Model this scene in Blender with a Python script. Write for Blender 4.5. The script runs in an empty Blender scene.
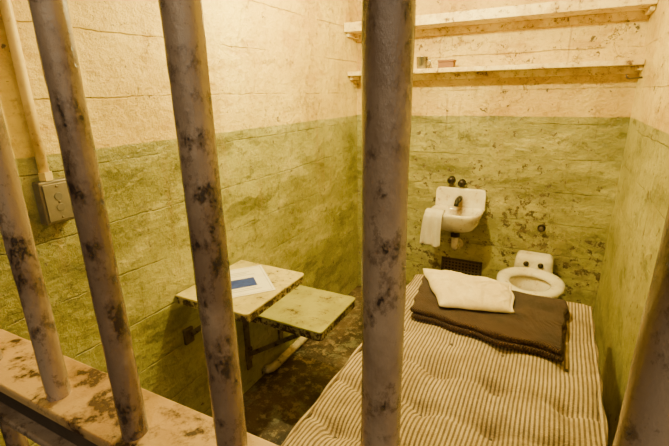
import bpy, bmesh, math, random
from mathutils import Vector, Matrix, noise
random.seed(4)
S = bpy.context.scene
COL = S.collection
XL, XR, YB, YF, H = -1.197, 0.308, 2.59, 0.20, 2.20   # cell: left, right, back, bars, height
PAINT = 1.245
SX = -.487                                            # sink centre

# ------------------------------------------------------------------ node helper
class NT:
    def __init__(s, name):
        s.m = bpy.data.materials.new(name); s.m.use_nodes = True
        s.t = s.m.node_tree; s.b = s.t.nodes['Principled BSDF']
        g = s.t.nodes.new('ShaderNodeNewGeometry'); s.pos = g.outputs['Position']
        sp = s.t.nodes.new('ShaderNodeSeparateXYZ'); s.t.links.new(s.pos, sp.inputs[0])
        s.x, s.y, s.z = sp.outputs
    def put(s, sock, v):
        if v is None: return
        if isinstance(v, (int, float)): sock.default_value = v
        elif isinstance(v, (tuple, list)):
            sock.default_value = tuple(v) + ((1,) if len(v) == 3 and len(sock.default_value) == 4 else ())
        else: s.t.links.new(v, sock)
    def math(s, op, a, b=None, clamp=False):
        n = s.t.nodes.new('ShaderNodeMath'); n.operation = op; n.use_clamp = clamp
        s.put(n.inputs[0], a); s.put(n.inputs[1], b); return n.outputs[0]
    def vmul(s, v, k):
        n = s.t.nodes.new('ShaderNodeVectorMath'); n.operation = 'MULTIPLY'
        s.put(n.inputs[0], v); n.inputs[1].default_value = k; return n.outputs[0]
    def vadd(s, v, k):
        n = s.t.nodes.new('ShaderNodeVectorMath'); n.operation = 'ADD'
        s.put(n.inputs[0], v); s.put(n.inputs[1], k) if not isinstance(k, tuple) else setattr(n.inputs[1], 'default_value', k); return n.outputs[0]
    def dist(s, p, k=(1, 1, 1)):
        n = s.t.nodes.new('ShaderNodeVectorMath'); n.operation = 'DISTANCE'
        s.put(n.inputs[0], s.vmul(s.pos, k)); n.inputs[1].default_value = tuple(a * b for a, b in zip(p, k)); return n.outputs['Value']
    def noise(s, scale, detail=4, rough=.55, vec=None, dist=0, off=None, color=False):
        n = s.t.nodes.new('ShaderNodeTexNoise')
        v = vec if vec is not None else s.pos
        if off: v = s.vadd(v, (off, off * 1.7, off * .6))
        s.put(n.inputs['Vector'], v); n.inputs['Scale'].default_value = scale
        n.inputs['Detail'].default_value = detail; n.inputs['Roughness'].default_value = rough
        n.inputs['Distortion'].default_value = dist
        return n.outputs[1 if color else 0]
    def crack(s, scale, wob, off):
        c = s.noise(6, 6, .7, off=off, color=True)
        v = s.vadd(s.vadd(s.pos, (off, off, off)), s.vmul(c, (wob, wob, wob)))
        n = s.t.nodes.new('ShaderNodeTexVoronoi'); n.feature = 'DISTANCE_TO_EDGE'
        s.put(n.inputs['Vector'], v); n.inputs['Scale'].default_value = scale
        return n.outputs['Distance']
    def step(s, v, a, b):
        n = s.t.nodes.new('ShaderNodeMapRange'); n.interpolation_type = 'SMOOTHSTEP'
        s.put(n.inputs['Value'], v); n.inputs['From Min'].default_value = a; n.inputs['From Max'].default_value = b
        return n.outputs[0]
    def mix(s, f, a, b, mode='MIX'):
        n = s.t.nodes.new('ShaderNodeMixRGB'); n.blend_type = mode
        s.put(n.inputs[0], f); s.put(n.inputs[1], a); s.put(n.inputs[2], b); return n.outputs[0]
    def bump(s, h, strength=.3, dist=.01):
        n = s.t.nodes.new('ShaderNodeBump'); n.inputs['Strength'].default_value = strength
        n.inputs['Distance'].default_value = dist; s.put(n.inputs['Height'], h)
        s.t.links.new(n.outputs[0], s.b.inputs['Normal'])
    def out(s, col, rough=.6, metal=0, spec=None):
        s.put(s.b.inputs['Base Color'], col); s.put(s.b.inputs['Roughness'], rough); s.put(s.b.inputs['Metallic'], metal)
        if spec is not None: s.b.inputs['Specular IOR Level'].default_value = spec
        return s.m

def wall_mat(name, chip=.62, cream=((.85,.665,.13),(.68,.48,.07)), green=((.40,.375,.095),(.28,.26,.055)), seed=0, grime=(), crk=.5, drip=.45):
    n = NT(name)
    big = n.noise(1.8, 4, .6, off=seed + 1)
    med = n.noise(7, 6, .6, off=seed + 3)
    edge = n.math('ADD', n.z, n.math('MULTIPLY', n.math('SUBTRACT', med, .5), .014))
    isup = n.step(edge, PAINT - .003, PAINT + .003)
    cr = n.mix(n.step(big, .38, .62), cream[0], cream[1])
    gr = n.mix(n.step(big, .38, .62), green[0], green[1])
    hs = n.noise(1, 7, .68, vec=n.vmul(n.pos, (3, 3, 8)), off=seed + 4)
    gr = n.mix(n.math('MULTIPLY', n.step(hs, .50, .64), .65), gr, (.56, .51, .17))
    gr = n.mix(n.math('MULTIPLY', n.step(hs, .47, .36), .75), gr, (.135, .125, .025))
    cr = n.mix(n.math('MULTIPLY', n.step(hs, .48, .36), .6), cr, (.52, .30, .045))
    base = n.mix(isup, gr, cr)
    sm = n.noise(32, 8, .74, off=seed + 5)
    base = n.mix(n.math('MULTIPLY', n.step(sm, .50, .64), .42), base, n.mix(isup, (.10, .088, .018), (.38, .20, .03)))
    st = n.noise(1, 5, .7, vec=n.vmul(n.pos, (30, 30, 1.3)), off=seed + 7)
    dm = n.math('MULTIPLY', n.step(st, .60, .68), n.step(n.noise(3, 4, .6, off=seed + 8), .42, .60))
    base = n.mix(n.math('MULTIPLY', dm, drip), base, n.mix(isup, (.13, .09, .025), (.40, .22, .05)))
    st2 = n.noise(1, 5, .65, vec=n.vmul(n.pos, (9, 9, 1.1)), off=seed + 27)
    base = n.mix(n.math('MULTIPLY', n.step(st2, .54, .74), .40), base, (.32, .19, .04))
    # board joints
    wob = n.math('MULTIPLY', n.math('SUBTRACT', n.noise(3, 8, .7, off=seed + 2), .5), .040)
    zz = n.math('DIVIDE', n.math('ADD', n.z, wob), .185)
    fr = n.math('ABSOLUTE', n.math('SUBTRACT', n.math('FRACT', zz), .5))
    ln = n.math('MULTIPLY', n.step(fr, .018, .0), n.step(n.noise(2.6, 8, .75, off=seed + 9), .42, .56))
    base = n.mix(n.math('MULTIPLY', ln, .42), base, n.mix(isup, (.085, .07, .02), (.40, .22, .06)))
    # hairline cracks
    ck = n.math('MULTIPLY', n.step(n.crack(3.2, .5, seed + 6), .011, .0), n.step(n.noise(2.5, 4, .6, off=seed + 33), .45, .58))
    base = n.mix(n.math('MULTIPLY', ck, crk), base, n.mix(isup, (.06, .048, .018), (.34, .18, .05)))
    gz = None
    for (p, r) in grime:
        q = n.step(n.dist(p), r, r * .1)
        gz = q if gz is None else n.math('MAXIMUM', gz, q)
    cn = n.noise(20, 14, .72, off=seed + 11)
    zone = n.math('MULTIPLY', n.math('SUBTRACT', n.noise(3.4, 5, .65, off=seed + 13), .5), .24)
    v = n.math('ADD', cn, zone)
    v = n.math('ADD', v, n.math('MULTIPLY', n.math('SUBTRACT', 1, isup), .02))
    v = n.math('ADD', v, n.math('MULTIPLY', n.math('SUBTRACT', sm, .5), .40))
    if gz is not None:
        v = n.math('ADD', v, n.math('MULTIPLY', gz, .075))
        gm = n.math('MULTIPLY', gz, n.step(n.noise(9, 14, .8, off=seed + 21), .42, .58))
        base = n.mix(n.math('MULTIPLY', gm, .55), base, (.14, .11, .05))
    halo = n.step(v, chip - .01, chip + .012)
    base = n.mix(n.math('MULTIPLY', halo, .55), base, n.mix(isup, (.46, .40, .20), (.60, .42, .18)))
    cm = n.step(v, chip + .022, chip + .034)
    base = n.mix(n.math('MULTIPLY', cm, .92), base, n.mix(n.step(sm, .4, .6), (.045, .032, .015), (.14, .095, .04)))
    sp = n.noise(64, 6, .7, off=seed + 17)
    spm = n.math('MULTIPLY', n.step(sp, .63, .65), n.step(n.noise(4, 4, .6, off=seed + 18), .42, .54))
    base = n.mix(n.math('MULTIPLY', spm, .75), base, (.08, .052, .02))
    h = n.math('SUBTRACT', n.math('ADD', n.math('MULTIPLY', med, .9), n.math('ADD', n.math('MULTIPLY', sm, .35), n.math('MULTIPLY', hs, .6))), n.math('ADD', n.math('ADD', n.math('MULTIPLY', cm, .25), n.math('MULTIPLY', ck, .15)), n.math('MULTIPLY', ln, .22)))
    n.bump(h, 1.0, .022)
    return n.out(base, n.math('ADD', .28, n.math('MULTIPLY', cm, .4)), 0, .55)

def rust_paint(name, c1, c2, rustc=(.13, .055, .022), thr=.62, scale=22, rough=.5, metal=0, bumps=.4, stretch=1, spec=None, hl=.45, lo=.25, stains=(), coat=0):
    n = NT(name)
    v = n.vmul(n.pos, (1, 1, stretch)) if stretch != 1 else n.pos
    a = n.noise(7, 7, .68, vec=v); b = n.noise(scale, 12, .76, vec=v, off=3)
    base = n.mix(n.step(a, .40, .60), c1, c2)
    m = n.math('ADD', b, n.math('MULTIPLY', n.math('SUBTRACT', a, .5), lo))
    r = n.step(m, thr, thr + .02)
    halo = n.step(m, thr - .09, thr)
    base = n.mix(n.math('MULTIPLY', halo, hl), base, (rustc[0]*2.2, rustc[1]*2.4, rustc[2]*2))
    base = n.mix(r, base, rustc)
    for p, k, rad, strength in stains:
        q = n.math('MULTIPLY', n.step(n.dist(p, k), rad, rad * .2), n.step(n.noise(26, 8, .75, off=31), .30, .52))
        base = n.mix(n.math('MULTIPLY', q, strength), base, (.17, .085, .03))
    n.bump(n.math('SUBTRACT', n.math('ADD', n.math('MULTIPLY', a, .6), n.math('MULTIPLY', b, .35)), n.math('MULTIPLY', r, .4)), bumps, .004)
    if coat:
        n.b.inputs['Coat Weight'].default_value = coat; n.b.inputs['Coat Roughness'].default_value = .14
    return n.out(base, n.math('ADD', rough, n.math('MULTIPLY', r, .25)), metal, spec)

def plain(name, c, rough=.5, metal=0, c2=None, scale=20, bumps=0.15):
    n = NT(name)
    a = n.noise(scale, 5, .6)
    if c2 is None: c2 = tuple(x * .75 for x in c)
    n.bump(a, bumps, .003)
    return n.out(n.mix(n.step(a, .35, .7), c, c2), rough, metal)

M = {}
M['left'] = wall_mat('painted_wall_left', chip=.65, seed=0)
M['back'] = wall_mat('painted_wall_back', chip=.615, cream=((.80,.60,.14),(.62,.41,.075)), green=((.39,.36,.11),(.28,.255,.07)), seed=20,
                     grime=(((SX, YB, .62), .34), ((-.10, YB, .62), .50), ((.1, YB, .35), .40), ((-.62, YB, .30), .30)), crk=.8, drip=.6)
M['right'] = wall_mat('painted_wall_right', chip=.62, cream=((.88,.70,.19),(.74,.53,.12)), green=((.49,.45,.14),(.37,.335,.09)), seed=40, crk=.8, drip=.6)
def floor_mat():
    n = NT('stained_floor')
    a = n.noise(5, 8, .7); b = n.noise(19, 10, .78, off=5)
    c = n.mix(n.step(a, .40, .60), (.04, .028, .018), (.12, .08, .045))
    c = n.mix(n.math('MULTIPLY', n.step(b, .52, .57), .8), c, (.32, .25, .14))
    c = n.mix(n.math('MULTIPLY', n.step(n.noise(8, 10, .78, off=9), .54, .58), .7), c, (.20, .20, .12))
    n.bump(b, .6, .010)
    return n.out(c, .30)
M['floor'] = floor_mat()
M['ceil'] = plain('ceiling_paint', (.84, .66, .26), .7)
M['bar'] = rust_paint('bar_paint', (.36, .26, .175), (.19, .125, .08), (.034, .017, .011), .59, 38, .27, 0, 1.0, .7, .8, .65, .26, coat=.5)
M['cross'] = rust_paint('crossbar_paint', (.54, .35, .14), (.36, .21, .08), (.06, .028, .012), .55, 24, .34, 0, .9, 1, .5, .7, .35)
M['table'] = rust_paint('table_paint', (.66, .56, .16), (.50, .42, .10), (.09, .055, .02), .61, 30, .34, 0, .6)
M['seat'] = rust_paint('seat_paint', (.42, .40, .09), (.32, .30, .06), (.09, .055, .02), .605, 30, .34, 0, .6)
M['table_edge'] = rust_paint('table_edge_paint', (.50, .43, .16), (.30, .24, .08), (.04, .022, .010), .49, 40, .42)
M['dark'] = rust_paint('dark_iron', (.045, .032, .022), (.085, .055, .035), (.02, .012, .008), .6, 30, .5)
M['support'] = rust_paint('support_paint', (.16, .12, .055), (.10, .072, .032), (.04, .022, .010), .55, 34, .45)
M['pipe'] = rust_paint('pipe_paint', (.82, .64, .20), (.66, .48, .12), (.2, .1, .04), .64, 34, .4)
M['basepipe'] = rust_paint('base_pipe_paint', (.66, .56, .30), (.46, .38, .18), (.1, .06, .03), .6, 34, .4)
M['box'] = rust_paint('box_metal', (.24, .205, .155), (.165, .14, .105), (.07, .045, .03), .64, 40, .33, .4)
M['plate'] = rust_paint('plate_metal', (.30, .26, .20), (.22, .19, .145), (.10, .07, .045), .66, 40, .28, .45)
M['socket'] = plain('socket_face', (.17, .145, .11), .4)
M['shelf'] = rust_paint('shelf_paint', (.86, .72, .33), (.66, .49, .17), (.15, .08, .025), .585, 30, .45, 0, .7)
M['white'] = rust_paint('porcelain', (.90, .84, .68), (.80, .71, .50), (.20, .11, .045), .63, 24, .10, 0, .08,
                        stains=(((SX, 2.455, .61), (1, 1, 1), .120, .9), ((SX + .005, 2.55, .70), (1.6, 1, 1), .10, .8), ((-.038, 2.31, .25), (1, 1, 1), .16, .8), ((SX + .13, 2.40, .68), (1, 1, 1), .07, .7), ((-.10, 2.50, .36), (1, 1, 1), .08, .6)))
M['black'] = plain('black_rubber', (.012, .01, .008), .45)
M['brass'] = plain('aged_tap_metal', (.04, .028, .020), .30, .5)
M['grille'] = plain('grille_metal', (.20, .15, .10), .4, .5)
M['steel'] = plain('dull_steel', (.36, .33, .29), .25, .9)
M['wood'] = plain('brown_wood', (.24, .10, .025), .6)
M['screw'] = plain('screw_metal', (.2, .15, .1), .4, .7)

def cloth_mat(name, c1, c2, scale=60, bumps=.5, fk=.35, weave=0):
    n = NT(name)
    f = n.noise(scale * 6, 4, .75); g = n.noise(8, 6, .7, off=2)
    h = n.math('ADD', f, n.math('MULTIPLY', g, 2))
    c = n.mix(n.step(g, .38, .62), c1, c2)
    if weave:
        wx = n.math('SINE', n.math('MULTIPLY', n.math('ADD', n.x, n.math('MULTIPLY', f, .002)), weave)); wy = n.math('SINE', n.math('MULTIPLY', n.y, weave))
        ww = n.math('MULTIPLY', wx, wy)
        h = n.math('ADD', h, n.math('MULTIPLY', ww, .6))
        c = n.mix(n.math('MULTIPLY', n.step(ww, .2, -.6), .4), c, tuple(x * .5 for x in c2))
    n.bump(h, bumps, .006)
    c = n.mix(n.math('MULTIPLY', n.step(f, .4, .7), fk), c, tuple(x * .5 for x in c2))
    m = n.out(c, .95, 0, .08); n.b.inputs['Sheen Weight'].default_value = .10
    return m
M['blanket'] = cloth_mat('brown_wool', (.118, .064, .042), (.066, .035, .023), 35, 1.0, .7, 700)
M['sheet'] = cloth_mat('cream_cotton', (.86, .74, .44), (.74, .60, .32), 60, .4, .25)
M['towel'] = cloth_mat('white_terry', (.88, .82, .68), (.78, .69, .50), 90, .7)

def ticking():
    n = NT('striped_ticking')
    w = n.math('MULTIPLY', n.math('SUBTRACT', n.noise(4, 3, .5), .5), .011)
    x = n.math('ADD', n.x, w)
    f = n.math('FRACT', n.math('DIVIDE', x, .0120))
    d = n.math('ABSOLUTE', n.math('SUBTRACT', f, .5))
    s1 = n.step(d, .30, .18)
    g = n.noise(5, 8, .72, off=4)
    base = n.mix(n.step(g, .38, .62), (.52, .41, .25), (.38, .29, .17))
    brk = n.math('ADD', .48, n.math('MULTIPLY', n.noise(70, 5, .7), .6))
    c = n.mix(n.math('MULTIPLY', s1, brk), base, (.070, .046, .030))
    c = n.mix(n.math('MULTIPLY', n.step(n.noise(12, 9, .75, off=8), .48, .64), .38), c, (.17, .115, .06))
    n.bump(n.math('ADD', n.noise(220, 2, .6), n.math('MULTIPLY', n.noise(14, 6, .7, off=6), 3)), .6, .006)
    return n.out(c, .9, 0, .15)
M['tick'] = ticking()

# ------------------------------------------------------------------ mesh helpers
def obj(name, bm, mat, parent=None, smooth=True, bevel=0, seg=2):
    me = bpy.data.meshes.new(name)
    bmesh.ops.recalc_face_normals(bm, faces=bm.faces)
    bm.to_mesh(me); bm.free()
    if smooth:
        me.polygons.foreach_set('use_smooth', [True] * len(me.polygons))
    me.materials.append(mat)
    o = bpy.data.objects.new(name, me); COL.objects.link(o)
    if parent:
        o.parent = parent; o.matrix_parent_inverse = Matrix.Translation(-root_loc(parent))
    if bevel:
        b = o.modifiers.new('bevel', 'BEVEL'); b.width = bevel; b.segments = seg; b.limit_method = 'ANGLE'; b.angle_limit = .6
        b.harden_normals = True
    return o
def root_loc(p):
    v = Vector(p.location)
    while p.parent:
        p = p.parent; v = v + Vector(p.location)
    return v
def thing(name, label, cat, loc=(0, 0, 0), group=None):
    o = bpy.data.objects.new(name, None); COL.objects.link(o); o.location = loc
    o.empty_display_size = .05
    return tag(o, label, cat, group)
def tag(o, label, cat, group=None):
    o['label'] = label; o['category'] = cat
    if group: o['group'] = group
    return o
def struct(o):
    o['kind'] = 'structure'; return o
def box(bm, a, b):
    r = bmesh.ops.create_cube(bm, size=1)
    for v in r['verts']:
        v.co = Vector([(a[i] + b[i]) / 2 + v.co[i] * abs(b[i] - a[i]) for i in range(3)])
    return r['verts']
def BOX(a, b):
    bm = bmesh.new(); box(bm, a, b); return bm
def cyl(bm, p0, p1, r, n=20, r2=None, caps=True):
    p0, p1 = Vector(p0), Vector(p1); d = p1 - p0
    q = d.to_track_quat('Z', 'Y').to_matrix().to_4x4()
    bmesh.ops.create_cone(bm, cap_ends=caps, segments=n, radius1=r, radius2=r if r2 is None else r2, depth=d.length,
                          matrix=Matrix.Translation((p0 + p1) / 2) @ q)
def CYL(*a, **k):
    bm = bmesh.new(); cyl(bm, *a, **k); return bm
def tube(bm, pts, r, n=14):
    pts = [Vector(p) for p in pts]; rings = []
    up = None
    for i, p in enumerate(pts):
        t = (pts[min(i + 1, len(pts) - 1)] - pts[max(i - 1, 0)]).normalized()
        if up is None:
            up = Vector((0, 0, 1)) if abs(t.z) < .9 else Vector((1, 0, 0))
        u = (up - t * up.dot(t)).normalized(); w = t.cross(u); up = u
        rr = r[i] if isinstance(r, (list, tuple)) else r
        rings.append([bm.verts.new(p + (u * math.cos(a) + w * math.sin(a)) * rr) for a in [2 * math.pi * k / n for k in range(n)]])
    skin(bm, rings); bm.faces.new(rings[0]); bm.faces.new(list(reversed(rings[-1])))
def skin(bm, rings):
    n = len(rings[0])
    for a, b in zip(rings, rings[1:]):
        for k in range(n):
            bm.faces.new((a[k], a[(k + 1) % n], b[(k + 1) % n], b[k]))
def lathe(bm, c, prof, axis=(0, 0, 1), n=28, cap=True):
    c = Vector(c); q = Vector(axis).to_track_quat('Z', 'Y')
    rings = []
    for r, h in prof:
        rings.append([bm.verts.new(c + q @ Vector((r * math.cos(2 * math.pi * k / n), r * math.sin(2 * math.pi * k / n), h))) for k in range(n)])
    skin(bm, rings)
    if cap:
        bm.faces.new(rings[0]); bm.faces.new(list(reversed(rings[-1])))
def rbox(bm, half, r, res, fn):
    nn = [max(2, int(round(2 * h / res))) for h in half]
    verts = {}
    def pt(i, j, k):
        key = (i, j, k)
        if key not in verts:
            u = [2 * i / nn[0] - 1, 2 * j / nn[1] - 1, 2 * k / nn[2] - 1]
            p = Vector([u[q] * half[q] for q in range(3)])
            inner = Vector([max(-half[q] + r, min(half[q] - r, p[q])) for q in range(3)])
            d = p - inner
            if d.length > 1e-9 and r > 0: p = inner + d.normalized() * min(r, max(abs(d.x), abs(d.y), abs(d.z)))
            verts[key] = bm.verts.new(fn(p, u))
        return verts[key]
    A, B, C = nn
    for i in range(A):
        for j in range(B):
            for k in (0, C): bm.faces.new((pt(i, j, k), pt(i + 1, j, k), pt(i + 1, j + 1, k), pt(i, j + 1, k)))
    for i in range(A):
        for k in range(C):
            for j in (0, B): bm.faces.new((pt(i, j, k), pt(i + 1, j, k), pt(i + 1, j, k + 1), pt(i, j, k + 1)))
    for j in range(B):
        for k in range(C):
            for i in (0, A): bm.faces.new((pt(i, j, k), pt(i, j + 1, k), pt(i, j + 1, k + 1), pt(i, j, k + 1)))

# ------------------------------------------------------------------ setting
struct(obj('wall_left', BOX((XL - .12, .14, 0), (XL, YB + .12, H)), M['left'], smooth=False))
struct(obj('wall_right', BOX((XR, .14, 0), (XR + .12, YB + .12, H)), M['right'], smooth=False))
struct(obj('wall_back', BOX((XL, YB, 0), (XR, YB + .12, H)), M['back'], smooth=False))
struct(obj('floor', BOX((-3.2, -2.6, -.1), (2.6, YB + .12, 0)), M['floor'], smooth=False))
struct(obj('ceiling', BOX((XL - .12, .14, H), (XR + .12, YB + .12, H + .1)), M['ceil'], smooth=False))

# ------------------------------------------------------------------ barred front
g = thing('barred_cell_front', 'brown painted iron bars of the cell front, chipped and rusting, nearest to the viewer', 'cell bars', (-.4445, YF, 0))
xs = [.054 - .1305 * k - (.022 if k > 4 else 0) for k in range(-1, 10)]
for x in xs:
    bm = bmesh.new()
    N = 260; rings = []
    for i in range(N + 1):
        z = H * i / N
        rings.append([bm.verts.new(Vector((x, YF, z)) + Vector((math.cos(a), math.sin(a), 0)) * (.0122 + .0006 * noise.noise(Vector((math.cos(a) * 2 + x * 30, math.sin(a) * 2, z * 14))) + .0005 * noise.noise(Vector((math.cos(a) * 5 + x * 30, math.sin(a) * 5, z * 60)))))
                      for a in [2 * math.pi * k / 32 for k in range(32)]])
    skin(bm, rings); bm.faces.new(rings[0]); bm.faces.new(rings[-1])
    obj('bar', bm, M['bar'], g)
def tilt(bm, k):
    for v in bm.verts: v.co.z += (v.co.x + .2) * k
    return bm
for z, k in ((.30, 0), (1.073, .024), (1.86, 0)):
    obj('cross_bar', tilt(BOX((XL + .002, YF - .022, z - .012), (XR - .002, YF + .050, z)), k), M['cross'], g, bevel=.003, seg=3)
    obj('cross_bar_web', tilt(BOX((XL + .002, YF - .016, z - .040), (XR - .002, YF - .008, z - .012)), k), M['dark'], g, bevel=.001)
    obj('cross_bar_flange', tilt(BOX((XL + .002, YF - .030, z - .050), (XR - .002, YF + .010, z - .040)), k), M['bar'], g, bevel=.003)
obj('bottom_rail', BOX((XL, YF - .03, 0), (XR, YF + .03, .05)), M['cross'], g, bevel=.003)
obj('top_rail', BOX((XL, YF - .03, H - .05), (XR, YF + .03, H)), M['cross'], g, bevel=.003)

# ------------------------------------------------------------------ conduit and outlet
c = thing('conduit_pipe', 'cream painted conduit running up the left wall from the outlet box', 'pipe', (XL, .600, 1.185))
bm = bmesh.new(); tube(bm, [(XL + .015, .600, z) for z in (1.18, 1.4, 1.7, 2.0, H)], .0125); obj('pipe', bm, M['pipe'], c)
bm = bmesh.new(); cyl(bm, (XL + .018, .600, 1.183), (XL + .018, .600, 1.205), .017, 6); obj('locknut', bm, M['pipe'], c, False)
bm = bmesh.new(); box(bm, (XL, .575, 1.62), (XL + .004, .64, 1.65)); cyl(bm, (XL + .015, .6, 1.62), (XL + .015, .6, 1.65), .0155, 20); obj('strap', bm, M['pipe'], c, False, .001)
e = thing('outlet_box', 'metal electrical outlet box mounted on the left wall', 'outlet box', (XL, .61, 1.065))
obj('box_body', BOX((XL, .570, 1.066), (XL + .032, .652, 1.182)), M['box'], e, bevel=.004)
obj('face_plate', BOX((XL + .032, .577, 1.074), (XL + .036, .645, 1.174)), M['plate'], e, bevel=.0015)
for z in (1.139, 1.109):
    s = obj('socket', CYL((XL + .035, .611, z), (XL + .0375, .611, z), .0105, 24), M['socket'], e, bevel=.001)
    for dy in (-.004, .004):
        obj('slot', BOX((XL + .0370, .611 + dy - .0012, z - .004), (XL + .0379, .611 + dy + .0012, z + .004)), M['black'], s, False)
for z in (1.124, 1.166, 1.082):
    obj('screw', CYL((XL + .0355, .611, z), (XL + .0375, .611, z), .003, 14), M['screw'], e)

# ------------------------------------------------------------------ wall table & seat
def slab(x0, x1, y0, y1, z0, z1, rad):
    bm = bmesh.new(); pts = [(x0, y0), (x0, y1)]
    for cx, cy, a0 in ((x1 - rad, y1 - rad, 90), (x1 - rad, y0 + rad, 0)):
        for k in range(7):
            a = math.radians(a0 - 15 * k); pts.append((cx + rad * math.cos(a), cy + rad * math.sin(a)))
    lo = [bm.verts.new((x, y, z0)) for x, y in pts]; hi = [bm.verts.new((x, y, z1)) for x, y in pts]
    bm.faces.new(lo); bm.faces.new(list(reversed(hi)))
    for k in range(len(pts)):
        bm.faces.new((lo[k], lo[(k + 1) % len(pts)], hi[(k + 1) % len(pts)], hi[k]))
    return bm
def folding(name, label, cat, x1, y0, y1, z, mat, drop, foot, strip, th=.038):
    t = thing(name, label, cat, (XL, (y0 + y1) / 2, z - drop))
    obj('top', slab(XL + .012, x1, y0, y1, z - .010, z, .018), mat, t, bevel=.004, seg=3)
    obj('rim', slab(XL + .016, x1 - .003, y0 + .003, y1 - .003, z - th, z - .009, .016), M['table_edge'], t, bevel=.003)
    obj('hinge', CYL((XL + .01, y0 + .01, z - .012), (XL + .01, y1 - .01, z - .012), .009, 14), M['dark'], t)
    for y in (y0 + .04, y1 - .04):
        bm = bmesh.new()
        xe = XL + (x1 - XL) * foot
        d = Vector((xe, 0, z - th)) - Vector((XL, 0, z - drop))
        nrm = Vector((-d.z, 0, d.x)).normalized() * .012
        vs = []
        for yy in (y - .005, y + .005):
            for p, s_ in ((Vector((XL + .004, 0, z - drop)), 1), (Vector((XL + .004, 0, z - drop)), -1), (Vector((xe, 0, z - th)), -1), (Vector((xe, 0, z - th)), 1)):
                q = p + nrm * s_; q.y = yy; q.x = max(q.x, XL + .001); q.z = min(q.z, z - th + .002); vs.append(bm.verts.new(q))
        for f in ((0, 1, 2, 3), (7, 6, 5, 4), (0, 4, 5, 1), (1, 5, 6, 2), (2, 6, 7, 3), (3, 7, 4, 0)):
            bm.faces.new([vs[k] for k in f])
        obj('brace', bm, M['support'], t, False)
        obj('wall_plate', BOX((XL, y - .022, z - drop - .03), (XL + .014, y + .022, z - drop + .035)), M['support'], t, bevel=.003)
        if strip:
            obj('wall_strip', BOX((XL, y - .018, z - drop - .08), (XL + .008, y + .018, z - .03)), M['support'], t, bevel=.002)
    return t
folding('wall_table', 'small yellowish steel table folded down from the left wall, papers on it', 'table', -.848, .950, 1.325, .685, M['table'], .20, .6, False)
folding('wall_seat', 'olive steel seat folded down from the left wall, lower than the table', 'seat', -.760, 1.285, 1.632, .450, M['seat'], .26, .75, True, .046)

# papers on table
def addquad(bm, pts, z0, z1):
    lo = [bm.verts.new((x, y, z0)) for x, y in pts]; hi = [bm.verts.new((x, y, z1)) for x, y in pts]
    bm.faces.new(lo); bm.faces.new(list(reversed(hi)))
    for k in range(4): bm.faces.new((lo[k], lo[(k + 1) % 4], hi[(k + 1) % 4], hi[k]))
def quadslab(pts, z0, z1):
    bm = bmesh.new(); addquad(bm, pts, z0, z1); return bm
pm = plain('paper_white', (.90, .86, .76), .7, 0, (.84, .78, .66))
pb = plain('print_blue', (.025, .065, .42), .5, 0, (.018, .04, .28), 60)
pg = plain('print_grey', (.50, .48, .44), .5)
PC, PA = Vector((-1.026, 1.155)), math.radians(49.8)
PU = Vector((math.cos(PA), math.sin(PA))); PV = Vector((-PU.y, PU.x))
def prect(u0, u1, v0, v1): return [tuple(PC + PU * u + PV * v) for u, v in ((u0, v0), (u1, v0), (u1, v1), (u0, v1))]
p = thing('paper_sheet', 'white printed sheet with a dark blue picture lying on the wall table', 'paper', (-1.026, 1.155, .685))
obj('sheet', quadslab(prect(-.094, .094, -.128, .128), .6855, .6875), pm, p, False)
pic = obj('printed_picture', quadslab(prect(-.080, .040, -.060, .018), .6876, .6879), pb, p, False)
bm = bmesh.new()
for u0, u1, v, h in ((-.05, -.026, -.014, .024), (-.018, .004, -.016, .026), (.012, .032, -.014, .022), (-.06, -.030, -.048, .018), (-.022, .020, -.048, .014)):
    addquad(bm, prect(u0, u1, v, v + h), .688, .6882)
obj('printed_marks', bm, pm, pic, False)
bm = bmesh.new()
for u0, u1, v, h in ((-.086, .086, -.120, .002), (-.086, .086, .118, .002), (-.086, -.084, -.120, .24), (.084, .086, -.120, .24), (-.08, .03, -.078, .004), (-.08, .05, -.092, .004), (-.06, .05, .048, .004), (-.06, .02, .063, .004), (-.06, .035, .078, .004)):
    addquad(bm, prect(u0, u1, v, v + h), .6876, .6878)
obj('printed_lines', bm, pg, p, False)

# pipe low on the left wall, its ends turned into the wall
bm = bmesh.new(); tube(bm, [(XL + .001, 1.44, .030), (XL + .018, 1.445, .030), (XL + .030, 1.462, .030), (XL + .033, 1.50, .030), (XL + .033, 1.96, .030), (XL + .030, 1.998, .030), (XL + .018, 2.015, .030), (XL + .001, 2.02, .030)], .021)
tag(obj('floor_pipe', bm, M['basepipe']), 'pale painted pipe low on the left wall under the seat', 'pipe')

# ------------------------------------------------------------------ shelves
for z, th, lab, dep in ((1.485, .024, 'lower cream painted shelf across the back wall, holding a cup', .15), (1.728, .050, 'upper cream painted shelf across the back wall, thick front edge', .19)):
    t = thing('wall_shelf', lab, 'shelf', ((XL + XR) / 2, YB, z))
    obj('board', BOX((XL + .002, YB - dep, z), (XR - .002, YB, z + th)), M['shelf'], t, bevel=.003)
    obj('cleat', BOX((XL + .002, YB - .016, z - .035), (XR - .002, YB, z)), M['shelf'], t, bevel=.002)
    for x in (XL + .012, XR - .012):
        obj('end_bracket', BOX((x - .01, YB - dep + .03, z - .022), (x + .01, YB - .018, z)), M['shelf'], t, bevel=.002)
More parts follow.
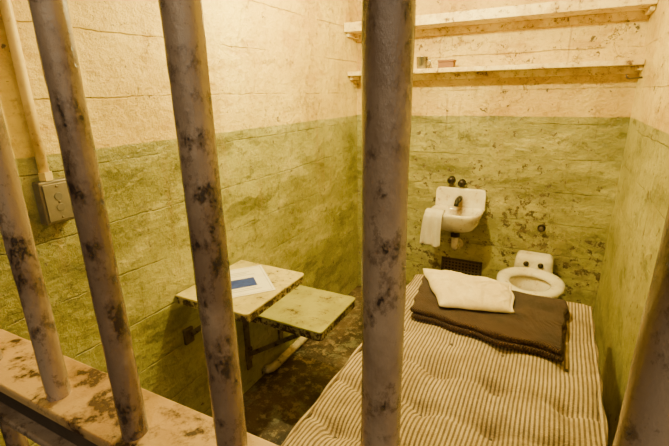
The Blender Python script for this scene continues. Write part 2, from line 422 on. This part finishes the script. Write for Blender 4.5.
# cup and block
CX, CY = -.742, 2.49
t = thing('metal_cup', 'small dull metal cup standing on the lower shelf', 'cup', (CX, CY, 1.509))
bm = bmesh.new(); lathe(bm, (CX, CY, 1.5095), [(.0, 0), (.026, 0), (.029, .004), (.033, .062), (.0345, .064), (.033, .065), (.031, .062), (.027, .006), (0.001, .005)], cap=False); obj('cup_body', bm, M['steel'], t)
bm = bmesh.new(); tube(bm, [Vector((CX, CY, 1.542)) + Vector((.030 + .020 * math.sin(a), 0, .018 * math.cos(a))) for a in [math.pi * k / 8 for k in range(9)]], .0035, 8); obj('handle', bm, M['steel'], t)
t = thing('wooden_box', 'small brown wooden box on the lower shelf beside the cup', 'box', (-.60, 2.50, 1.509))
obj('box_body', BOX((-.645, 2.47, 1.5095), (-.560, 2.53, 1.540)), M['wood'], t, bevel=.003)
obj('lid', BOX((-.648, 2.467, 1.540), (-.557, 2.533, 1.552)), M['wood'], t, bevel=.003)

# hook under lower shelf, right wall
bm = bmesh.new(); tube(bm, [(XR - .001, 2.44, 1.43), (XR - .03, 2.44, 1.428), (XR - .05, 2.44, 1.425), (XR - .062, 2.44, 1.432), (XR - .064, 2.44, 1.446)], .004, 10)
tag(obj('wall_hook', bm, M['dark']), 'small dark metal hook on the right wall below the lower shelf', 'hook')

# ------------------------------------------------------------------ sink
t = thing('wall_sink', 'small white porcelain sink hung on the back wall', 'sink', (SX, YB, .575))
def sring(bm, cx, cy, a, b, z, n=48, e=3.2):
    r = []
    for k in range(n):
        th = 2 * math.pi * k / n; c_, s_ = math.cos(th), math.sin(th)
        r.append(bm.verts.new((cx + a * math.copysign(abs(c_) ** (2 / e), c_), cy + b * math.copysign(abs(s_) ** (2 / e), s_), z)))
    return r
bm = bmesh.new()
cy = 2.462
prof = [(.045, .045, .568, 2.50), (.075, .07, .573, 2.49), (.115, .098, .60, 2.475), (.138, .117, .64, cy + .008), (.147, .125, .675, cy), (.152, .130, .690, cy), (.152, .130, .700, cy), (.146, .124, .705, cy), (.138, .116, .704, cy),
        (.120, .086, .698, cy - .012), (.114, .080, .68, cy - .012), (.102, .070, .635, cy - .01), (.07, .05, .605, cy - .006), (.02, .02, .598, cy)]
rings = [sring(bm, SX, c_, a, b, z) for a, b, z, c_ in prof]
skin(bm, rings); bm.faces.new(rings[0]); bm.faces.new(rings[-1])
obj('basin', bm, M['white'], t)
bm = bmesh.new()
pts = [(-.150, .685), (.150, .685), (.150, .79)] + [(.15 - .025 + .025 * math.cos(math.radians(a)), .79 + .025 * math.sin(math.radians(a))) for a in (30, 60, 90)] + [(-.125 + .025 * math.cos(math.radians(a)), .79 + .025 * math.sin(math.radians(a))) for a in (90, 120, 150)] + [(-.15, .79)]
fr = [bm.verts.new((SX + x, YB - .030 - (.815 - z) * .12, z)) for x, z in pts]; bk = [bm.verts.new((SX + x, YB - .001, z)) for x, z in pts]
bm.faces.new(fr); bm.faces.new(list(reversed(bk)))
for k in range(len(pts)): bm.faces.new((fr[k], fr[(k + 1) % len(pts)], bk[(k + 1) % len(pts)], bk[k]))
obj('backsplash', bm, M['white'], t, bevel=.008, seg=3)
obj('drain', CYL((SX, cy, .5985), (SX, cy, .603), .019, 20), M['brass'], t)
bm = bmesh.new(); cyl(bm, (SX, 2.56, .755), (SX, 2.50, .755), .017); tube(bm, [(SX, 2.53, .755), (SX, 2.49, .76), (SX, 2.462, .752), (SX, 2.45, .73)], .014)
f = obj('faucet', bm, M['black'], t)
bm = bmesh.new(); lathe(bm, (SX, 2.50, .765), [(.009, 0), (.009, .015), (.024, .018), (.028, .028), (.021, .036), (.002, .038)], cap=False); obj('knob', bm, M['black'], f)
for dx, dz in ((-.062, .862), (.002, .848)):
    bm = bmesh.new(); lathe(bm, (SX + dx, YB, dz), [(.020, 0), (.022, .006), (.014, .012), (.012, .03), (.021, .034), (.021, .044), (.004, .048)], axis=(0, -1, 0)); obj('valve', bm, M['brass'], t)
bm = bmesh.new(); tube(bm, [(SX, 2.48, .57), (SX, 2.48, .50), (SX, 2.482, .47), (SX, 2.495, .452), (SX, 2.52, .448), (SX, YB - .001, .448)], .020); obj('drain_pipe', bm, M['white'], t)
obj('drain_nut', CYL((SX, 2.48, .53), (SX, 2.48, .56), .029, 8), M['brass'], t, False, .002)
bm = bmesh.new(); cyl(bm, (SX, YB - .008, .448), (SX, YB - .0005, .448), .036, 24); obj('escutcheon', bm, M['basepipe'], t, bevel=.002)

# towel
bm = bmesh.new(); NU, NV = 30, 44; grid = []
path = [(2.395, .700), (2.37, .716), (2.345, .719), (2.326, .712), (2.316, .69), (2.314, .64), (2.316, .57), (2.318, .515)]
def along(v):
    f_ = v * (len(path) - 1); i = min(int(f_), len(path) - 2); q = f_ - i
    return path[i][0] * (1 - q) + path[i + 1][0] * q, path[i][1] * (1 - q) + path[i + 1][1] * q
for j in range(NV + 1):
    row = []
    for i in range(NU + 1):
        u, v = i / NU, j / NV; y, z = along(v)
        dr = max(0, v - .3)
        fold = math.sin(u * 14 + .8 * math.sin(v * 4)) * .011 * dr * 1.6
        x = -.640 + .104 * u + .006 * math.sin(v * 5) - .016 * dr * (1 - u)
        row.append(bm.verts.new((x, y + fold - .010 * dr, z + .007 * math.sin(u * 6) * dr)))
    grid.append(row)
for a, b in zip(grid, grid[1:]):
    for i in range(NU): bm.faces.new((a[i], a[i + 1], b[i + 1], b[i]))
tw = tag(obj('towel', bm, M['towel']), 'white hand towel draped over the left side of the sink', 'towel')
so = tw.modifiers.new('thick', 'SOLIDIFY'); so.thickness = .007; so.offset = 1

# ------------------------------------------------------------------ vent grille
t = thing('vent_grille', 'dark metal vent grille low on the back wall under the sink', 'vent', (-.45, YB, .24))
x0, x1, z0, z1 = -.582, -.325, .20, .345
bm = bmesh.new()
for a, b in (((x0, z0), (x1, z0 + .012)), ((x0, z1 - .012), (x1, z1)), ((x0, z0), (x0 + .012, z1)), ((x1 - .012, z0), (x1, z1))):
    box(bm, (a[0], YB - .012, a[1]), (b[0], YB - .001, b[1]))
obj('frame', bm, M['dark'], t, False, .002)
obj('backing', BOX((x0 + .005, YB - .003, z0 + .005), (x1 - .005, YB - .0005, z1 - .005)), M['black'], t, False)
bm = bmesh.new()
for k in range(1, 12): box(bm, (x0 + k * (x1 - x0) / 12 - .0035, YB - .010, z0 + .01), (x0 + k * (x1 - x0) / 12 + .0035, YB - .005, z1 - .01))
for k in range(1, 7): box(bm, (x0 + .01, YB - .010, z0 + k * (z1 - z0) / 7 - .0035), (x1 - .01, YB - .005, z0 + k * (z1 - z0) / 7 + .0035))
obj('mesh_screen', bm, M['grille'], t, False)

# flush button
t = thing('flush_valve', 'small dark push valve on the back wall above the toilet', 'valve', (-.02, YB, .615))
bm = bmesh.new(); lathe(bm, (-.02, YB, .615), [(.022, 0), (.022, .004), (.012, .008), (.011, .018)], axis=(0, -1, 0)); obj('escutcheon', bm, M['brass'], t)
bm = bmesh.new(); lathe(bm, (-.02, YB - .018, .615), [(.008, 0), (.014, .003), (.014, .012), (.006, .015)], axis=(0, -1, 0)); obj('button', bm, M['dark'], t)

# ------------------------------------------------------------------ toilet
TX = -.038
t = thing('toilet', 'white porcelain toilet without a lid at the back wall', 'toilet', (TX, 2.36, 0))
def egg(bm, cx, cy, a, bf, bb, z, n=48):
    r = []
    for k in range(n):
        th = 2 * math.pi * k / n
        r.append(bm.verts.new((cx + a * math.cos(th), cy + (bb if math.sin(th) > 0 else bf) * math.sin(th), z)))
    return r
UP = .035
bm = bmesh.new()
prof = [(.11, .13, .20, 0, 2.36), (.105, .12, .19, .03, 2.36), (.085, .10, .17, .12, 2.37), (.10, .12, .16, .20, 2.36), (.135, .17, .16, .27 + UP, 2.33), (.150, .19, .165, .315 + UP, 2.315), (.152, .195, .165, .332 + UP, 2.31),
        (.145, .187, .155, .338 + UP, 2.31), (.112, .148, .115, .336 + UP, 2.31), (.105, .14, .105, .32 + UP, 2.31), (.09, .115, .085, .25, 2.315), (.05, .06, .05, .19, 2.33), (.01, .01, .01, .18, 2.33)]
rings = [egg(bm, TX, cy_, a, bf, bb, z) for a, bf, bb, z, cy_ in prof]
skin(bm, rings); bm.faces.new(rings[0]); bm.faces.new(rings[-1])
obj('bowl', bm, M['white'], t)
bm = bmesh.new()
R = []
for (a, bf, bb, z) in ((.160, .20, .170, .347), (.170, .210, .176, .357), (.166, .206, .172, .372), (.148, .186, .15, .380), (.120, .156, .12, .376), (.102, .138, .10, .364), (.100, .135, .098, .353), (.106, .140, .10, .346)):
    R.append(egg(bm, TX, 2.30, a, bf, bb, z + UP))
skin(bm, R + [R[0]])
obj('seat_ring', bm, M['white'], t)
bm = bmesh.new()
rbox(bm, (.108, .055, .075), .03, .012, lambda p, u: Vector((TX + .004 + p.x * (1 - .10 * (u[2] + 1) / 2), YB - .056 + p.y, .398 + p.z)))
obj('wall_block', bm, M['white'], t)
bm = bmesh.new(); rbox(bm, (.07, .07, .07), .03, .014, lambda p, u: Vector((TX + p.x, 2.50 + p.y, .29 + p.z))); obj('neck', bm, M['white'], t)
for dx in (-.035, .04):
    bm = bmesh.new(); lathe(bm, (TX + dx, YB - .110, .425), [(.015, 0), (.015, .008), (.010, .014), (.002, .015)], axis=(0, -1, 0)); obj('bolt', bm, M['brass'], t)

# ------------------------------------------------------------------ bed
BX0, BX1, BY0, BY1, BZ = -.545, .215, .275, 1.90, .52
t = thing('bed_frame', 'dark iron cot frame under the striped mattress', 'bed', ((BX0 + BX1) / 2, 1.1, 0))
for x in (BX0 + .03, BX1 - .03):
    obj('side_rail', BOX((x - .018, BY0 + .02, .385), (x + .018, BY1 - .03, .42)), M['dark'], t, bevel=.003)
for y in (BY0 + .03, BY1 - .05):
    obj('end_rail', BOX((BX0 + .048, y - .015, .385), (BX1 - .048, y + .015, .418)), M['dark'], t, bevel=.003)
    for x in (BX0 + .03, BX1 - .03):
        obj('leg', CYL((x, y, 0), (x, y, .39), .016, 16), M['dark'], t)
for k in range(9):
    y = BY0 + .15 + k * .17
    obj('slat', BOX((BX0 + .045, y - .012, .412), (BX1 - .045, y + .012, .418)), M['dark'], t)

mt = thing('mattress', 'thin tufted mattress with brown and cream striped ticking', 'mattress', ((BX0 + BX1) / 2, (BY0 + BY1) / 2, .425))
cx, cyy = (BX0 + BX1) / 2, (BY0 + BY1) / 2
hw, hl = (BX1 - BX0) / 2, (BY1 - BY0) / 2
rows = [BY1 - .16 - .185 * k for k in range(8)]
cols = [BX0 + .10 + k * (BX1 - BX0 - .20) / 3 for k in range(4)]
tufts = [(x + random.uniform(-.012, .012), y + random.uniform(-.01, .01)) for y in rows for x in cols]
def top_z(x, y):
    under = max(0, min(1, (y - 1.30) / .08))
    z = 0
    for tx, ty in tufts:
        d2 = (x - tx) ** 2 + (y - ty) ** 2
        if d2 < .03: z -= .022 * math.exp(-d2 / .0008) + .018 * math.exp(-d2 / .004)
    for r in rows:
        z -= .012 * math.exp(-((y - r - .008 * math.sin(x * 19 + r * 7)) / .016) ** 2)
    z += .012 * noise.noise(Vector((x * 7, y * 6, 1.3))) + .007 * noise.noise(Vector((x * 17, y * 13, 4)))
    return BZ + z * (1 - .7 * under)
def mf(p, u):
    x, y = cx + p.x, cyy + p.y
    f_ = (p.z + .0475) / .095
    z = .425 + f_ * (top_z(x, y) - .425)
    bul = .010 * noise.noise(Vector((x * 5, y * 7, 7))) + .003 * math.sin(y * 34)
    if abs(u[0]) > .97: x += bul * (1 if u[0] > 0 else -1)
    if abs(u[1]) > .97: y += .006 * math.sin(x * 30) * (1 if u[1] > 0 else -1)
    return Vector((x, y, z))
bm = bmesh.new(); rbox(bm, (hw, hl, .0475), .032, .0090, mf)
obj('mattress_body', bm, M['tick'], mt)
for sx in (-1, 1):
    bm = bmesh.new()
    pts = [(cx + sx * (hw - .008 + .003 * math.sin(y * 34)), y, BZ - .012 + .004 * noise.noise(Vector((y * 9, sx, 0)))) for y in [BY0 + .03 + k * (BY1 - BY0 - .06) / 70 for k in range(71)]]
    tube(bm, pts, .008, 10); obj('piping', bm, M['tick'], mt)
for tx, ty in tufts:
    if -.45 < tx < .12 and 1.38 < ty < 1.79: continue
    z = top_z(tx, ty)
    bm = bmesh.new(); lathe(bm, (tx, ty, z - .004), [(.0065, 0), (.0065, .004), (.0045, .0065), (.001, .007)], n=14)
    obj('tuft_button', bm, M['dark'], mt)

# bedding
def folded(corners, z0, layers, th, res, r, wob, seed, shift=.006, amp=.006, bot=.3):
    bm = bmesh.new(); A, B, C, D = [Vector(c_) for c_ in corners]
    for L in range(layers):
        off = Vector((math.sin(L * 2.1 + seed) * shift, math.cos(L * 1.7 + seed) * shift))
        zc = z0 + th * (L + .5)
        def fn(p, u):
            s, q = (p.x / .25 + 1) / 2, (p.y / .25 + 1) / 2
            xy = (A * (1 - s) + B * s) * (1 - q) + (D * (1 - s) + C * s) * q + off
            nx = noise.noise(Vector((s * 4, q * 4, seed))) * wob
            ny = noise.noise(Vector((s * 4 + 9, q * 4, seed))) * wob
            k = 1 if (u[2] > 0 and L == layers - 1) else bot
            zz = p.z + (noise.noise(Vector((s * 3.5, q * 3, seed + 5))) * amp + noise.noise(Vector((s * 9, q * 8, seed + 8))) * amp * .5) * k
            return Vector((xy.x + nx, xy.y + ny, zc + zz))
        rbox(bm, (.25, .25, th / 2 * 1.04), min(r, th / 2), res, fn)
    return bm
bl = folded([(-.435, 1.445), (.105, 1.378), (.122, 1.775), (-.465, 1.80)], BZ + .004, 2, .022, .006, .011, .022, 3, shift=.008, amp=.008, bot=.15)
tag(obj('folded_blanket', bl, M['blanket']), 'dark brown wool blanket folded flat on the mattress', 'blanket')
# flat pillow
bm = bmesh.new(); A, B, C, D = [Vector(c_) for c_ in [(-.330, 1.485), (-.070, 1.548), (-.106, 1.795), (-.492, 1.805)]]
PZ = BZ + .004 + .044 + .009
def pf(p, u):
    s, q = (p.x / .25 + 1) / 2, (p.y / .25 + 1) / 2
    xy = (A * (1 - s) + B * s) * (1 - q) + (D * (1 - s) + C * s) * q
    e = (1 - abs(2 * s - 1) ** 5) * (1 - abs(2 * q - 1) ** 5)
    th = .006 + .028 * e ** .6
    wr = .008 * noise.noise(Vector((s * 4, q * 3, 3))) * e ** .3 + .007 * max(0, 1 - 6 * abs(noise.noise(Vector((s * 3 + q, q * 4 - s, 9))))) * e + .004 * max(0, 1 - 6 * abs(noise.noise(Vector((s * 6 - q * 2, q * 5, 19))))) * e
    z = PZ + (.5 + u[2] * .5) * (th + wr)
    nx = .016 * noise.noise(Vector((s * 3, q * 3, 21))); ny = .016 * noise.noise(Vector((s * 3, q * 3, 31)))
    return Vector((xy.x + nx, xy.y + ny, z))
rbox(bm, (.25, .25, .015), 0, .006, pf)
pil = thing('pillow', 'flat cream cotton pillow lying on top of the brown blanket', 'pillow', (-.25, 1.66, PZ))
obj('pillow_body', bm, M['sheet'], pil)
bm = bmesh.new()
tube(bm, [(B * (1 - q) + C * q).to_3d() + Vector((.002 + .016 * noise.noise(Vector((3, q * 3, 21))), .016 * noise.noise(Vector((3, q * 3, 31))), PZ + .006)) for q in [k / 24 for k in range(25)]], .0055, 8)
obj('seam', bm, M['sheet'], pil)

# ------------------------------------------------------------------ ceiling lamp
LX, LY = -.62, 1.55
t = thing('ceiling_lamp', 'round warm ceiling lamp of the cell', 'lamp', (LX, LY, H))
obj('lamp_base', CYL((LX, LY, H - .03), (LX, LY, H), .06, 28), M['steel'], t, bevel=.004)
em = bpy.data.materials.new('lamp_glow'); em.use_nodes = True
b_ = em.node_tree.nodes['Principled BSDF']; b_.inputs['Emission Color'].default_value = (1, .75, .42, 1); b_.inputs['Emission Strength'].default_value = 12
bm = bmesh.new(); lathe(bm, (LX, LY, H - .03), [(.03, 0), (.045, -.02), (.05, -.045), (.04, -.07), (.015, -.085), (.001, -.087)], cap=False); obj('bulb', bm, em, t)
def light(name, kind, loc, energy, color, size, rot=None):
    l = bpy.data.lights.new(name, kind); l.energy = energy; l.color = color
    if kind == 'AREA': l.size = size
    else: l.shadow_soft_size = size
    o = bpy.data.objects.new(name, l); COL.objects.link(o); o.location = loc
    if rot: o.rotation_euler = rot
    return o
light('cell_light', 'POINT', (LX, LY, 1.95), 104, (1, .87, .34), .03)
light('corridor_light', 'AREA', (.9, -1.5, 2.4), 32, (1, .82, .54), .35, (math.radians(55), 0, math.radians(30)))

w = bpy.data.worlds.new('world'); S.world = w; w.use_nodes = True
w.node_tree.nodes['Background'].inputs[0].default_value = (1, .78, .5, 1)
w.node_tree.nodes['Background'].inputs[1].default_value = .015

# ------------------------------------------------------------------ camera
X = Vector((.8845, -.1240, .4498)).normalized(); Y = Vector((.4662, .2731, -.8414)); Y = (Y - X * Y.dot(X)).normalized(); Z = X.cross(Y)
cam = bpy.data.cameras.new('camera'); cam.sensor_width = 36; cam.lens = 36 * 416 / 669; cam.clip_start = .01
co = bpy.data.objects.new('camera', cam); COL.objects.link(co)
co.matrix_world = Matrix.Translation((0, 0, 1.39)) @ Matrix((X, Y, Z)).to_4x4()
S.camera = co
